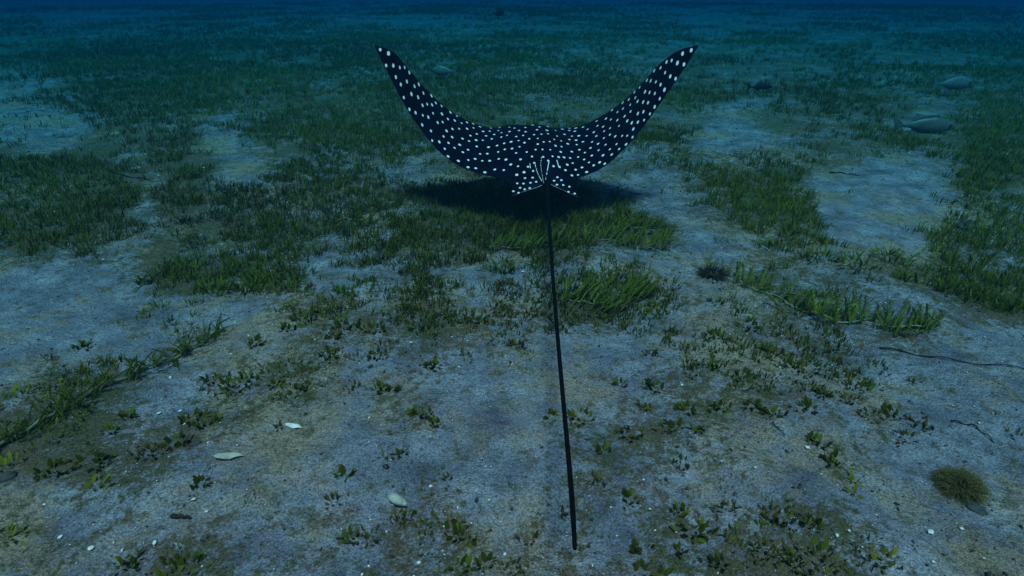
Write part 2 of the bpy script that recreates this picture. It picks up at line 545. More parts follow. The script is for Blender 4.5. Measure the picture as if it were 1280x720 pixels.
# loose shell flakes and dark grit on the sand
def litter(name, mat, N, size, label, cat, flat):
    rr = np.geomspace(0.5, 7.5, 500)
    dens = rr * np.minimum(1, (1.4 / rr) ** 1.2)
    cdf = np.cumsum(dens * np.gradient(rr)); cdf /= cdf[-1]
    r = np.interp(rng.uniform(0, 1, N), cdf, rr)
    az = rng.uniform(-1.05, 1.05, N)
    x, y = r * np.sin(az), r * np.cos(az)
    keep = (noise(x, y, 0.4, 61 + len(name), 3) > rng.uniform(0.25, 0.75, N))
    x, y, r = x[keep], y[keep], r[keep]
    n = len(x)
    s = size * rng.lognormal(0, 0.45, n) * (1 + 0.12 * np.clip(r - 1.5, 0, 6))
    a = rng.uniform(0, 2 * np.pi, n)
    e = rng.uniform(0.35, 1.0, n)
    th = np.linspace(0, 2 * np.pi, 5, endpoint=False)
    jit = rng.uniform(0.6, 1.25, (n, 5))
    lx, ly = np.cos(th) * s[:, None] * jit, np.sin(th) * s[:, None] * jit * e[:, None]
    tx, ty = rng.normal(0, 0.28, n)[:, None], rng.normal(0, 0.28, n)[:, None]
    X = x[:, None] + lx * np.cos(a)[:, None] - ly * np.sin(a)[:, None]
    Y = y[:, None] + lx * np.sin(a)[:, None] + ly * np.cos(a)[:, None]
    zz = ground_z(x, y)[:, None] + 0.0015 + (lx * tx + ly * ty) + 0.25 * s[:, None]
    ring = np.stack([X, Y, zz], -1)
    top = np.stack([x, y, zz.mean(1) + flat * s], -1)[:, None]
    bot = np.stack([x, y, zz.mean(1) - 0.5 * s], -1)[:, None]
    V = np.concatenate([ring, top, bot], 1).reshape(-1, 3)
    k = np.arange(5)
    f = np.concatenate([np.stack([k, (k + 1) % 5, np.full(5, 5)], -1), np.stack([(k + 1) % 5, k, np.full(5, 6)], -1)])
    F = (f[None] + (np.arange(n) * 7)[:, None, None]).reshape(-1, 3)
    o = link(name, make_mesh(name, V, F, smooth_shade=False), mat)
    tag(o, label, cat, kind='stuff')
litter('shell_grit', M_FLAKE, 8500, 0.0022, 'tiny white shell flakes scattered over the grey sand', 'shell grit', 0.35)
litter('dark_grit', M_BIT, 15000, 0.0026, 'small dark bits of rotting leaf scattered over the sand', 'grit', 0.5)

# ------------------------------------------------------------------ single seagrass tufts on the open sand
# (pixel x, pixel y, width in pixels, kind): o = short oval leaves, b = long blades, y = yellow-green, n = brown
TUFTS = '''232 315 40 b|268 348 42 b|310 345 36 b|326 334 26 b|182 342 26 o|449 326 20 o|425 362 13 o|379 392 34 o|362 408 26 o|396 386 18 o
432 402 36 o|470 408 32 o|420 420 22 o|320 430 22 o|411 443 26 o|300 470 44 o|266 470 26 o|345 478 16 o|375 485 13 o|99 424 18 o|30 487 30 y
161 518 20 o|140 540 16 o|240 519 30 o|260 528 32 o|190 562 52 n|226 550 34 o|122 580 42 o|72 588 42 o|131 610 26 y|253 612 20 o|431 601 16 o
12 572 44 y|16 668 44 y|226 708 74 o|162 706 32 o|442 672 26 o|527 520 27 o|546 533 13 o|475 489 22 o|491 492 15 o|441 487 20 n|541 456 20 o
484 578 12 b|503 575 13 o|531 662 18 b|576 667 36 o|501 648 22 n|464 670 28 n|576 708 24 o|607 708 22 o|662 672 24 n|803 679 22 o|813 708 42 o
726 518 32 o|776 480 16 o|818 484 24 o|803 510 15 o|786 540 32 o|857 512 26 o|835 536 28 o|754 562 16 o|749 600 30 n|786 622 20 o|850 637 22 o
999 455 48 o|927 472 27 o|890 463 15 o|1025 494 26 o|1069 479 32 o|1062 502 24 n|899 510 26 o|965 520 32 o|940 514 22 o|1002 511 32 o|1089 519 32 n
1113 516 32 o|1149 528 32 n|1130 543 27 n|1019 559 22 o|1032 574 22 o|1038 588 15 o|869 549 16 o|851 583 22 n|1065 605 16 y|1064 623 15 y
868 658 42 o|977 655 34 o|1009 668 22 o|1012 694 62 o|957 688 42 n|850 690 13 o|892 700 32 o|1096 708 34 y|905 640 24 n|640 712 26 n
1024 321 44 b|1070 331 52 b|1111 318 48 b|1131 346 32 b|1196 352 62 b|1256 371 56 b|830 356 36 n|892 416 36 o|895 378 16 o|935 401 32 o
961 438 36 o|819 386 32 y|815 441 18 o|632 334 32 b|613 335 20 b|531 343 32 o|550 392 27 o|512 382 27 o|524 409 26 o|599 399 26 o
668 390 24 o|646 433 20 o|739 348 22 b|767 348 22 b|473 443 27 o|700 640 18 n|350 540 10 n|690 520 14 o|560 600 10 n|420 630 18 n'''
def build_tufts():
    WORDS = {'o': ('dark olive', 'short oval leaves'), 'b': ('deep green', 'long narrow blades'),
             'y': ('yellow green', 'short oval leaves'), 'n': ('dull brown', 'small ragged leaves')}
    MATS = {'o': M_GRASS, 'b': M_BRIGHT, 'y': M_GRASS, 'n': M_BROWN}
    # a stock of leaf meshes shared by all tufts, standing at the origin, unit length
    stock = {}
    for kind in 'obyn':
        stock[kind] = []
        for k in range(9):
            L = np.array([1.0]); W = np.array([{'o': 0.40, 'b': 0.13, 'y': 0.38, 'n': 0.30}[kind] * rng.uniform(0.8, 1.2)])
            t = {'o': (0.0, 0.62), 'b': (0.1, 0.8), 'y': (0.7, 0.95), 'n': (0.1, 0.9)}[kind]
            V, F, T = leaf_arrays(np.zeros((1, 3)), np.zeros(1), L, W, np.array([rng.uniform(0, 0.2)]), np.array([rng.uniform(0.1, 1.1)]),
                                  5, np.array([rng.uniform(*t)]), np.array([rng.normal(0, 0.3)]), 'blade' if kind == 'b' else 'oval')
            V = np.concatenate([V, V[::2] * 0]) [:len(V)]
            stock[kind].append(make_mesh('leaf', V, F, attrs={'tint': T}))
            stock[kind][-1].materials.append(MATS[kind])
    ORD = ['nearest', 'second nearest', 'third nearest', 'fourth nearest', 'fifth nearest', 'sixth nearest', 'seventh nearest', 'eighth nearest',
           'ninth nearest', 'tenth nearest', 'eleventh nearest', 'twelfth nearest', 'thirteenth nearest', 'fourteenth nearest', 'fifteenth nearest']
    MARKS = [('the torn root clump', (886, 346)), ('the brown algae ball', (1200, 608)), ('the weathered scallop shell', (505, 627)),
             ('the slim white shell', (379, 541)), ('the long grey shell', (309, 582)), ('the stubby black twig', (230, 657)),
             ('the short bent twig', (1215, 540)), ('the long leafy runner\'s tip', (270, 404)), ('the wispy trailing runner', (188, 340)),
             ('the clump touching the tail', (755, 380)), ('the ray\'s tail tip', (718, 705)), ('the fine twig by the ridge', (970, 548)),
             ('the feathery runner\'s bare end', (1150, 419)), ('the flat stone below the algae ball', (1221, 634)), ('the arched runner', (800, 297))]
    rows = [q.split() for q in TUFTS.replace('\n', '|').split('|')]
    info = []
    for px, py, w, kind in rows:
        px, py, w = float(px), float(py), float(w)
        wm = w * slant(px, py) / FPX
        info.append((px, py, w, kind, wm, 'tiny' if wm < 0.045 else ('small' if wm < 0.10 else 'broad'), np.array(on_ground(px, py + 0.22 * w))))
    mk = [(nm, np.array(on_ground(*p))) for nm, p in MARKS]
    for px, py, w, kind, wm, size, xy in info:
        x, y = xy
        z = float(ground_z(x, y))
        root = empty('seagrass_tuft', (x, y, z))
        col, lv = WORDS[kind]
        best = None
        for nm, mp in mk:                                       # its rank among its look-alikes round each landmark
            ds = sorted(np.hypot(*(q[6] - mp)) for q in info if q[3] == kind and q[5] == size)
            rk = ds.index(np.hypot(*(xy - mp)))
            if best is None or (rk, np.hypot(*(xy - mp))) < best[:2]: best = (rk, np.hypot(*(xy - mp)), nm)
        tag(root, f'{size} {col} seagrass tuft, {ORD[min(best[0], 14)]} to {best[2]}', 'seagrass', f'{size} {col} seagrass tufts')
        L = {'o': 0.0215, 'b': 0.050, 'y': 0.019, 'n': 0.017}[kind]
        L = min(L, 0.010 + wm * 0.45)
        n = int(np.clip(wm / 0.0023, 11, 42 if kind != 'b' else 46))
        if kind == 'n': n = int(n * 1.3)
        for i in range(n):
            a = rng.uniform(0, 2 * np.pi); d = 0.5 * wm * math.sqrt(rng.uniform(0, 1))
            lx, ly = d * math.cos(a) * 1.0, d * math.sin(a) * 0.75
            o = link('leaf', stock[kind][rng.integers(9)], None, root)
            o.location = (lx, ly, float(ground_z(x + lx, y + ly)) - z - 0.003)
            s = L * rng.uniform(0.5, 1.25)
            o.scale = (s, s, s)
            o.rotation_euler = (rng.normal(0, 0.25), abs(rng.normal(0.25, 0.3)), a + rng.normal(0, 0.9))
build_tufts()

# ------------------------------------------------------------------ runners: a creeping stem with feathery fronds
def frond_mesh(L, n=9, wide=0.24, tint=(0.3, 0.9)):
    """a feather-shaped shoot of unit height: rachis with pairs of leaflets"""
    s = np.linspace(0.12, 1.0, n)
    bend = 0.35
    base, az, ln, wd, lean, curl, tn = [], [], [], [], [], [], []
    for k, q in enumerate(s):
        for side in (-1, 1):
            base.append((bend * q * q * 0.6, 0, q * 0.95)); az.append(side * 1.35)
            ln.append(wide * (1 - 0.45 * q) * rng.uniform(0.85, 1.15)); wd.append(0.085)
            lean.append(0.75 - 0.35 * q + rng.normal(0, 0.08)); curl.append(0.25); tn.append(rng.uniform(*tint))
    V, F, T = leaf_arrays(np.array(base), np.array(az), np.array(ln), np.array(wd), np.array(lean), np.array(curl), 3, np.array(tn), np.full(len(base), 0.5))
    R = leaf_arrays(np.zeros((1, 3)), np.zeros(1), np.array([1.0]), np.array([0.05]), np.array([0.02]), np.array([0.6]), 5, np.array([0.5]), None, 'blade')
    F = np.concatenate([F, R[1] + len(V)]); V = np.concatenate([V, R[0]]); T = np.concatenate([T, R[2]])
    return make_mesh('frond', V * L, F, attrs={'tint': T})

FRONDS = []
for k in range(6):
    FRONDS.append(frond_mesh(1.0, n=int(rng.integers(7, 11)), wide=rng.uniform(0.2, 0.3)))
    FRONDS[-1].materials.append(M_BRIGHT)
FRONDS_DARK = []
for k in range(5):
    FRONDS_DARK.append(frond_mesh(1.0, n=8, wide=rng.uniform(0.2, 0.28), tint=(0.1, 0.6)))
    FRONDS_DARK[-1].materials.append(M_GRASS)

def runner(name, pix, label, stem_r, fronds, length, lean_az, stock, mat, lift=0.006, lean=0.7, jitter=0.01, bare_tip=0.0, group=None):
    pts = np.array([on_ground(*p) for p in pix])
    C = curve(pts, 48)
    z = ground_z(C[:, 0], C[:, 1]) + lift + 0.004 * np.sin(np.arange(48) * 0.7)
    P = np.column_stack([C, z])
    root = empty(name, tuple(P[0]))
    tag(root, label, 'seagrass', group)
    rad = stem_r * (1 + 0.25 * np.sin(np.arange(48) * 1.9)) * np.linspace(1.1, 0.7, 48)
    V, F = tube(P - P[0], rad, 7)
    link('stem', make_mesh('stem', V, F), mat, root)
    for i in range(fronds):
        t = rng.uniform(0, 1 - bare_tip)
        q = P[int(t * 47)] - P[0]
        o = link('frond', stock[rng.integers(len(stock))], None, root)
        o.location = (q[0] + rng.normal(0, jitter), q[1] + rng.normal(0, jitter), q[2])
        s = length * rng.uniform(0.6, 1.2)
        o.scale = (s, s, s)
        o.rotation_euler = (rng.normal(0, 0.15), max(0.0, rng.normal(lean, 0.28)), lean_az + rng.normal(0, 0.45 if stock is FRONDS else 1.3))
    return root

runner('seagrass_runner', [(-30, 580), (20, 551), (75, 520), (130, 488), (175, 466), (215, 449), (248, 428), (270, 404)],
       'long leafy seagrass runner lying straight across the sand, thickly covered in fronds', 0.0045, 170, 0.050, 0.9, FRONDS_DARK, M_STEM, lift=0.010, lean=0.75, jitter=0.016)
runner('seagrass_runner', [(1150, 419), (1105, 413), (1075, 408), (1040, 406), (1015, 396), (975, 378), (935, 362), (905, 350), (880, 343)],
       'bright seagrass runner with tall feathery fronds and an uprooted root end', 0.0022, 96, 0.085, 1.0, FRONDS, M_PALE, lift=0.010, lean=0.80, jitter=0.018)
runner('seagrass_runner', [(610, 312), (650, 311), (690, 310), (735, 308), (775, 312), (815, 318), (852, 329)],
       'feathery seagrass runner crossing beneath the tail of the ray, ending in a bare pale stem', 0.0018, 100, 0.075, 0.8, FRONDS, M_PALE, lift=0.010, lean=0.6, jitter=0.03, bare_tip=0.12)
runner('seagrass_runner', [(700, 378), (735, 380), (770, 380), (800, 377), (815, 384)],
       'bright green clump of feathery seagrass touching the tail of the ray', 0.0018, 70, 0.088, 0.5, FRONDS, M_PALE, lift=0.008, lean=0.65, jitter=0.03, bare_tip=0.15)
runner('seagrass_runner', [(468, 284), (452, 276), (436, 272), (418, 273), (405, 276)],
       'short seagrass runner with a row of stubby fronds on a pale bare patch', 0.0022, 30, 0.062, 0.9, FRONDS_DARK, M_PALE, lift=0.012, lean=0.4)
runner('seagrass_runner', [(765, 296), (790, 294), (815, 299), (835, 312)],
       'small arched seagrass runner with fronds raised clear of the sand', 0.002, 34, 0.065, 0.6, FRONDS, M_PALE, lift=0.03, lean=0.8)
runner('seagrass_runner', [(165, 362), (185, 345), (200, 330), (212, 315)],
       'wispy seagrass runner trailing down from a tuft on the pale sand', 0.002, 14, 0.05, 0.5, FRONDS_DARK, M_STEM, lift=0.008, lean=0.9)

def strand(name, pix, r, mat, label, cat, lift=0.004, wob=0.003):
    pts = np.array([on_ground(*p) for p in pix])
    C = curve(pts, 40)
    z = ground_z(C[:, 0], C[:, 1]) + lift + wob * np.sin(np.arange(40) * 0.45)
    P = np.column_stack([C, z])
    V, F = tube(P - P[0], r * np.linspace(1.15, 0.6, 40) * (1 + 0.15 * np.sin(np.arange(40) * 2.3)), 6)
    return tag(link(name, make_mesh(name, V, F), mat, loc=tuple(P[0])), label, cat)
strand('twig', [(1098, 439), (1125, 445), (1160, 453), (1200, 461), (1245, 467), (1295, 474)], 0.0022, M_DARK, 'long thin dark twig lying on open sand beyond the uprooted runner', 'twig')
strand('twig', [(1188, 528), (1208, 534), (1228, 545), (1242, 556)], 0.002, M_DARK, 'short bent dark twig on bare sand above the brown algae ball', 'twig')
strand('twig', [(136, 219), (152, 223), (170, 226), (188, 228)], 0.005, M_DARK, 'dark twig half hidden in the far seagrass beside a bare patch', 'twig')
strand('twig', [(219, 657), (230, 656), (242, 656)], 0.0045, M_DARK, 'stubby black twig lying flat among small white shells', 'twig')
strand('twig', [(1036, 220), (1052, 219), (1074, 223)], 0.004, M_DARK, 'forked-looking dark twig on the pale far sand flat', 'twig')
strand('twig', [(962, 541), (970, 548), (978, 556)], 0.0014, M_DARK, 'fine black twig sticking out beside the sandy ridge', 'twig')
strand('root_strand', [(276, 416), (284, 412), (291, 406)], 0.0020, M_PALE, 'pale stem piece off the tip of the long leafy runner', 'stem', 0.008)
strand('root_strand', [(936, 328), (955, 327), (982, 325)], 0.0016, M_PALE, 'thin pale straw lying on sand behind the feathery runner', 'stem', 0.008)

# root tangle at the runner's torn end
def fuzzy(name, px, py, w, h, n, mat, label, cat, r=0.0012, core=M_ROOT, part='fibre_mass', core_size=0.8, grow=1.0):
    x, y = on_ground(px, py)
    S = slant(px, py)
    wm, hm = w * S / FPX * 0.5, h * S / FPX
    z = float(ground_z(x, y))
    root = empty(name, (x, y, z))
    tag(root, label, cat)
    th = np.linspace(0, 2 * np.pi, 25)[:-1]; ph = np.linspace(0.02, np.pi * 0.62, 10)
    V = np.array([(wm * core_size * math.sin(p) * math.cos(t), wm * core_size * 0.8 * math.sin(p) * math.sin(t), hm * 0.8 * math.cos(p)) for t in th for p in ph])
    b = noise(V[:, 0] + V[:, 2], V[:, 1] - V[:, 2], wm * 0.35, 91, 2)
    V = V * (0.65 + 0.7 * b)[:, None]
    link('core', make_mesh('core', V, grid_faces(24, 10, close=True)), core, root)
    parts = []
    for i in range(n):
        t, p = rng.uniform(0, 2 * np.pi), math.acos(rng.uniform(0.05, 1))
        a = np.array([wm * 0.7 * math.sin(p) * math.cos(t), wm * 0.6 * math.sin(p) * math.sin(t), hm * 0.7 * math.cos(p)])
        d = np.array([math.sin(p) * math.cos(t), math.sin(p) * math.sin(t), math.cos(p)]) * wm * rng.uniform(0.2, 0.6) * grow
        e = rng.normal(0, wm * 0.15, 3)
        q = np.array([a, a + d * 0.5 + e, a + d + e * 0.5 - np.array([0, 0, wm * 0.12])])
        q[:, 2] = np.maximum(q[:, 2], 0.0)
        parts.append(tube(curve(q, 5), r * np.linspace(1, 0.4, 5), 4))
    V, F = merge(parts)
    T = np.full(len(V), 0.5)
    tag(link(part, make_mesh(part, V, F, attrs={'tint': np.clip(rng.normal(0.5, 0.2, len(V)), 0, 1)}), mat, root), kind='stuff')
fuzzy('root_clump', 890, 347, 40, 9, 260, M_ROOT, 'dark brown root clump at the torn end of the feathery runner', 'roots', core_size=0.6, grow=1.2)
fuzzy('algae_ball', 1200, 608, 50, 12, 1500, M_FUZZ, 'low rounded fuzzy brown algae ball on bare sand beside a dark stone', 'algae', 0.0007, M_FUZZ, 'filaments', 0.7, 1.3)

# ------------------------------------------------------------------ shells and stones
def stone(px, py, w, mat, label, squash=0.6):
    x, y = on_ground(px, py)
    R = 0.5 * w * slant(px, py) / FPX
    nu, nv = 18, 12
    th = np.linspace(0, 2 * np.pi, nu, endpoint=False); ph = np.linspace(0.01, np.pi - 0.01, nv)
    V = np.array([(math.sin(p) * math.cos(t), 0.7 * math.sin(p) * math.sin(t), squash * math.cos(p)) for t in th for p in ph])
    b = noise(V[:, 0] * 3 + px, V[:, 1] * 3 + V[:, 2] * 2, 1.0, 15, 3)
    V = V * (0.7 + 0.6 * b)[:, None] * R
    o = link('stone', make_mesh('stone', V, grid_faces(nu, nv, close=True)), mat, loc=(x, y, float(ground_z(x, y)) + R * squash * 0.3))
    o.rotation_euler[2] = px
    return tag(o, label, 'stone')
stone(1221, 634, 26, M_STONE, 'flat dark stone below the fuzzy brown algae ball', 0.4)
stone(1207, 282, 26, M_STONE, 'dark flat stone on the pale far sand flat', 0.35)
stone(246, 562, 14, M_STONE, 'small black pebble at the edge of a brown seagrass patch', 0.6)
stone(10, 602, 22, M_STONE, 'dark pebble below the leafy runner among yellow tufts', 0.6)

def scallop(px, py, w, mat, label, tilt=0.15, yaw=0.0, elong=1.0):
    """a ribbed fan-shaped half shell, domed side up"""
    x, y = on_ground(px, py)
    R = w * slant(px, py) / FPX / 1.7
    nu, nv = 33, 9
    th = np.linspace(-1.15, 1.15, nu); rr = np.linspace(0.03, 1, nv)
    V = []
    for lay in (0, 1):
        for t in th:
            for q in rr:
                rib = 0.06 * math.cos(t * 17) * q
                edge = 1 + 0.05 * math.cos(t * 17)
                zz = 0.42 * math.sin(math.pi * min(1, q * 0.93)) ** 0.8 * math.cos(t * 1.0) + rib - 0.05 * lay
                V.append((q * edge * math.sin(t) * R * 0.95 / elong, q * edge * math.cos(t) * R * elong, zz * R * 0.6))
    V = np.array(V); n = nu * nv
    F = [tuple(q) for q in grid_faces(nu, nv)] + [tuple(q[::-1]) for q in grid_faces(nu, nv, n)]
    for i in range(nu - 1):
        F.append((i * nv + nv - 1, (i + 1) * nv + nv - 1, (i + 1) * nv + nv - 1 + n, i * nv + nv - 1 + n)[::-1])
        F.append((i * nv, (i + 1) * nv, (i + 1) * nv + n, i * nv + n))
    for i in (0, nu - 1):
        for j in range(nv - 1):
            F.append((i * nv + j, i * nv + j + 1, i * nv + j + 1 + n, i * nv + j + n))
    o = link('shell', make_mesh('shell', V, F), mat, loc=(x, y, float(ground_z(x, y)) + 0.004))
    o.rotation_euler = (tilt, 0.1, yaw)
    return tag(o, label, 'shell')
scallop(505, 628, 33, M_SHELLG, 'round weathered greenish scallop shell beside brown seagrass', 0.3, 2.4)
scallop(379, 541, 19, M_SHELL, 'slim bright white shell on bare blue grey sand', 0.1, 1.4, 2.0)
scallop(309, 582, 28, M_SHELLG, 'long thin grey shell lying on open sand', 0.05, 1.7, 2.2)
for (px, py, w, lab) in ((75, 680, 9, 'white shell chip on sand in the dim corner'), (194, 689, 10, 'bright white shell chip near the stubby black twig'),
                         (262, 650, 8, 'cream shell chip beside the stubby black twig'), (119, 690, 12, 'curved white shell splinter on dark grit'),
                         (1004, 572, 10, 'white shell chip against a small tuft by the sandy ridge'), (196, 519, 7, 'white shell chip between the leafy runner and brown tufts'),
                         (1158, 671, 12, 'white shell chip out on the open sand slope'), (851, 486, 6, 'small white shell chip beside a tiny tuft'),
                         (656, 345, 6, 'tiny white shell chip near the feathery runner')):
    scallop(px, py + 1, w * 0.8, M_SHELL, lab, rng.uniform(-0.2, 0.3), rng.uniform(0, 6), rng.uniform(1.0, 1.7))

# ------------------------------------------------------------------ fish
def fish(px, py, Y, length, mat, label, yaw=0.0, deep=0.30):
    """a side-flattened fish facing +x with tail, back and belly fins and eyes"""
    c = at_depth(px, py, Y)
    root = empty('fish', tuple(c))
    tag(root, label, 'fish')
    root.rotation_euler[2] = yaw
    s = np.linspace(0, 1, 26)
    hgt = np.interp(s, [0, .05, .2, .4, .65, .85, .94, 1], [.02, .30, .78, 1.0, .72, .28, .2, .24]) * deep * 0.5
    thk = np.interp(s, [0, .05, .2, .4, .65, .85, 1], [.02, .25, .75, 1.0, .65, .2, .1]) * deep * 0.24
    th = np.linspace(0, 2 * np.pi, 18, endpoint=False)
    V = np.array([((0.42 - 0.84 * q) * length, thk[i] * math.sin(t) * length, (hgt[i] * math.cos(t) + 0.02 * math.sin(q * 3)) * length)
                  for t in th for i, q in enumerate(s)])
    link('body', make_mesh('body', V, grid_faces(18, 26, close=True)), mat, root)
    def fin(nm, pts):
        P = np.array(pts) * length
        n = len(P); t = 0.006 * length
        V = np.concatenate([np.column_stack([P[:, 0], np.full(n, t), P[:, 1]]), np.column_stack([P[:, 0], np.full(n, -t), P[:, 1]])])
        F = [tuple(range(n)), tuple(range(n, 2 * n))[::-1]] + [(i, (i + 1) % n, (i + 1) % n + n, i + n)[::-1] for i in range(n)]
        link(nm, make_mesh(nm, V, F, smooth_shade=False), mat, root)
    d = deep * 0.5
    fin('tail_fin', [(-.38, .035), (-.50, .13), (-.56, .15), (-.50, 0.0), (-.56, -.13), (-.50, -.11), (-.38, -.005)])
    fin('dorsal_fin', [(.20, d * .80), (.10, d * 1.4), (-.08, d * 1.30), (-.26, d * .75), (-.24, d * .35), (0, d * .7)])
    fin('anal_fin', [(-.02, -d * .75), (-.14, -d * 1.25), (-.26, -d * .65), (-.22, -d * .25)])
    for sd in (-1, 1):
        th2 = np.linspace(0, 2 * np.pi, 12, endpoint=False); p2 = np.linspace(0.01, np.pi - .01, 8)
        r = 0.022 * length
        V = np.array([(r * math.sin(p) * math.cos(t) + .31 * length, r * .6 * math.cos(p) + sd * 0.052 * length, r * math.sin(p) * math.sin(t) + .03 * length) for t in th2 for p in p2])
        link('eye', make_mesh('eye', V, grid_faces(12, 8, close=True)), M_EYE, root)
fish(1194, 105, 6.0, 0.44, M_FISH, 'pale silvery fish hovering over the dark far seagrass', 0.15)
fish(1160, 158, 4.5, 0.46, M_FISHG, 'grey fish with a black eye resting low beside a pale sand patch', -0.1, 0.26)
fish(553, 89, 7.0, 0.30, M_FISH, 'small pale oval fish low over the far sand behind the left wing tip', 2.9, 0.36)
fish(624, 16, 11.0, 0.22, M_FISHD, 'small dark fish swimming far off in the blue water', 0.5, 0.5)
fish(952, 109, 6.2, 0.28, M_FISHD, 'slim dark fish skimming the far seagrass beyond the right wing', 0.1, 0.2)

# ------------------------------------------------------------------ the spotted eagle ray
def eagle_ray():
    root_c = at_depth(680, 205, 2.85)
    root = empty('eagle_ray', (root_c[0], root_c[1], root_c[2] - 0.08))
    tag(root, 'black eagle ray with white spots, wings raised, long black whip tail, gliding', 'ray')
    org = np.array(root.location)
    tt = [0, .12, .22, .35, .5, .65, .8, .92, 1.0]
    leY = [3.24, 3.22, 3.18, 3.12, 3.05, 2.98, 2.90, 2.84, 2.79]
    teY = [2.55, 2.58, 2.62, 2.66, 2.70, 2.73, 2.755, 2.775, 2.785]
    lel = [(672, 160), (640, 161), (617, 161), (590, 153), (562, 138), (535, 114), (511, 87), (490, 64), (469, 56)]
    tel = [(683, 229), (655, 225), (625, 222), (590, 214), (556, 195), (528, 164), (502, 124), (481, 83), (468, 57)]
    ler = [(672, 160), (700, 162), (724, 158), (755, 143), (783, 123), (805, 101), (828, 77), (851, 62), (873, 56)]
    ter = [(683, 229), (702, 225), (722, 222), (752, 210), (785, 181), (810, 150), (832, 119), (855, 86), (873, 57)]
    t_all = np.r_[-np.array(tt[::-1]), np.array(tt[1:])]
    LE = np.array([at_depth(*p, Y) for p, Y in zip(lel[::-1], leY[::-1])] + [at_depth(*p, Y) for p, Y in zip(ler[1:], leY[1:])])
    TE = np.array([at_depth(*p, Y) for p, Y in zip(tel[::-1], teY[::-1])] + [at_depth(*p, Y) for p, Y in zip(ter[1:], teY[1:])])
    nu, nv = 640, 150
    u = np.sin(np.linspace(-1, 1, nu) * math.pi / 2) * 0.35 + np.linspace(-1, 1, nu) * 0.65
    A, B = spline(t_all, LE, u), spline(t_all, TE, u)
    # the head juts forward and down between the wing roots
    head = np.exp(-(u / 0.085) ** 4)[:, None]
    c = (1 - np.cos(np.linspace(0, math.pi, nv))) / 2
    chord = A[:, None] * (1 - c)[None, :, None] + B[:, None] * c[None, :, None]
    chord = chord + head[:, None] * (np.clip(1 - c / 0.28, 0, 1) ** 1.6)[None, :, None] * np.array([0.0, 0.20, -0.115])
    au = np.abs(u)
    body = np.exp(-(np.abs(u + 0.035) / 0.20) ** 2.6)
    wing = np.clip(1 - au, 0, 1)
    prof = (c ** 0.55) * (1 - c) * 2.1
    up = (0.088 * body + 0.012 * wing ** 0.7)[:, None] * prof[None]
    ridge = 0.004 * np.exp(-(u / 0.05) ** 2)[:, None] * np.sin(np.pi * np.clip(c, 0, 1)) ** 1.2
    up = up + ridge
    down = (0.075 * body + 0.014 * wing ** 0.7)[:, None] * prof[None]
    # normals of the chord sheet
    du, dv = np.gradient(chord, axis=0), np.gradient(chord, axis=1)
    N = np.cross(du, dv); N /= np.linalg.norm(N, axis=2)[..., None] + 1e-12
    N *= np.sign(N[..., 2:3].mean())
    top = chord + N * up[..., None]
    bot = chord - N * (down + 0.0015)[..., None]
    # spots, thrown with a minimum spacing over the back
    span = np.cumsum(np.r_[0, np.linalg.norm(np.diff(chord[:, 75], axis=0), axis=1)])
    clen = np.linalg.norm(A - B, axis=1)
    U = np.repeat(span[:, None], nv, 1)
    Vc = c[None] * clen[:, None] - 0.5 * clen[:, None]
    kc = 0.62
    r = np.random.default_rng(5)
    spots = []
    for att in range(9000):
        i, j = r.integers(4, nu - 4), r.uniform(0.03, 0.965)
        a, b = span[i], (j - 0.5) * clen[i] * kc
        if abs(u[i]) < 0.045 and j > 0.80: continue
        dmin = 0.0335 * (0.92 + 0.16 * r.uniform()) * (0.88 if abs(u[i]) < 0.22 else 1.0)
        if clen[i] * kc * min(j, 1 - j) < 0.006: continue
        if spots and np.min(np.hypot(np.array([s[0] for s in spots]) - a, np.array([s[1] for s in spots]) - b)) < dmin: continue
        spots.append((a, b, 0.0050 + 0.0022 * r.uniform() + 0.0010 * abs(u[i]), u[i]))
    D = np.full((nu, nv), 3.0)
    for a, b, rad, us in spots:
        i0, i1 = np.searchsorted(span, [a - 0.04, a + 0.04])
        el = 1.0 if abs(us) > 0.5 else 0.85
        d = np.hypot((U[i0:i1] - a) / rad, (Vc[i0:i1] * kc - b) / (rad * el * 0.80))
        D[i0:i1] = np.minimum(D[i0:i1], d)
    # pale streaks where the back runs into the tail
    px, py = project(top)
    for line in ([(677, 196), (676, 207), (678, 220), (680, 232)], [(669, 206), (672, 216), (677, 226)], [(686, 203), (684, 214), (682, 225)],
                 [(696, 200), (698, 207)], [(662, 204), (663, 210)]):
        P = curve(np.array(line, float), 24)
        d = np.min(np.hypot(px[..., None] - P[:, 0], py[..., None] - P[:, 1]), -1) / 0.48
        D = np.minimum(D, d)
    n = nu * nv
    V = np.concatenate([top.reshape(-1, 3), bot.reshape(-1, 3)]) - org
    F = np.concatenate([grid_faces(nu, nv)[:, ::-1], grid_faces(nu, nv, n)])
    k = np.arange(nu - 1)
    rim = [np.stack([k * nv, (k + 1) * nv, (k + 1) * nv + n, k * nv + n], -1)[:, ::-1],
           np.stack([k * nv + nv - 1, (k + 1) * nv + nv - 1, (k + 1) * nv + nv - 1 + n, k * nv + nv - 1 + n], -1)]
    j = np.arange(nv - 1)
    for i in (0, nu - 1):
        q = np.stack([i * nv + j, i * nv + j + 1, i * nv + j + 1 + n, i * nv + j + n], -1)
        rim.append(q if i == 0 else q[:, ::-1])
    F = np.concatenate([F] + rim)
    me = make_mesh('body', V, F, attrs={'spot': np.r_[D.ravel(), np.full(n, 3.0)], 'belly': np.r_[np.zeros(n), np.repeat(((c > 0.03) & (c < 0.96))[None], nu, 0).ravel().astype(float)]})
    link('body', me, M_RAY, root)
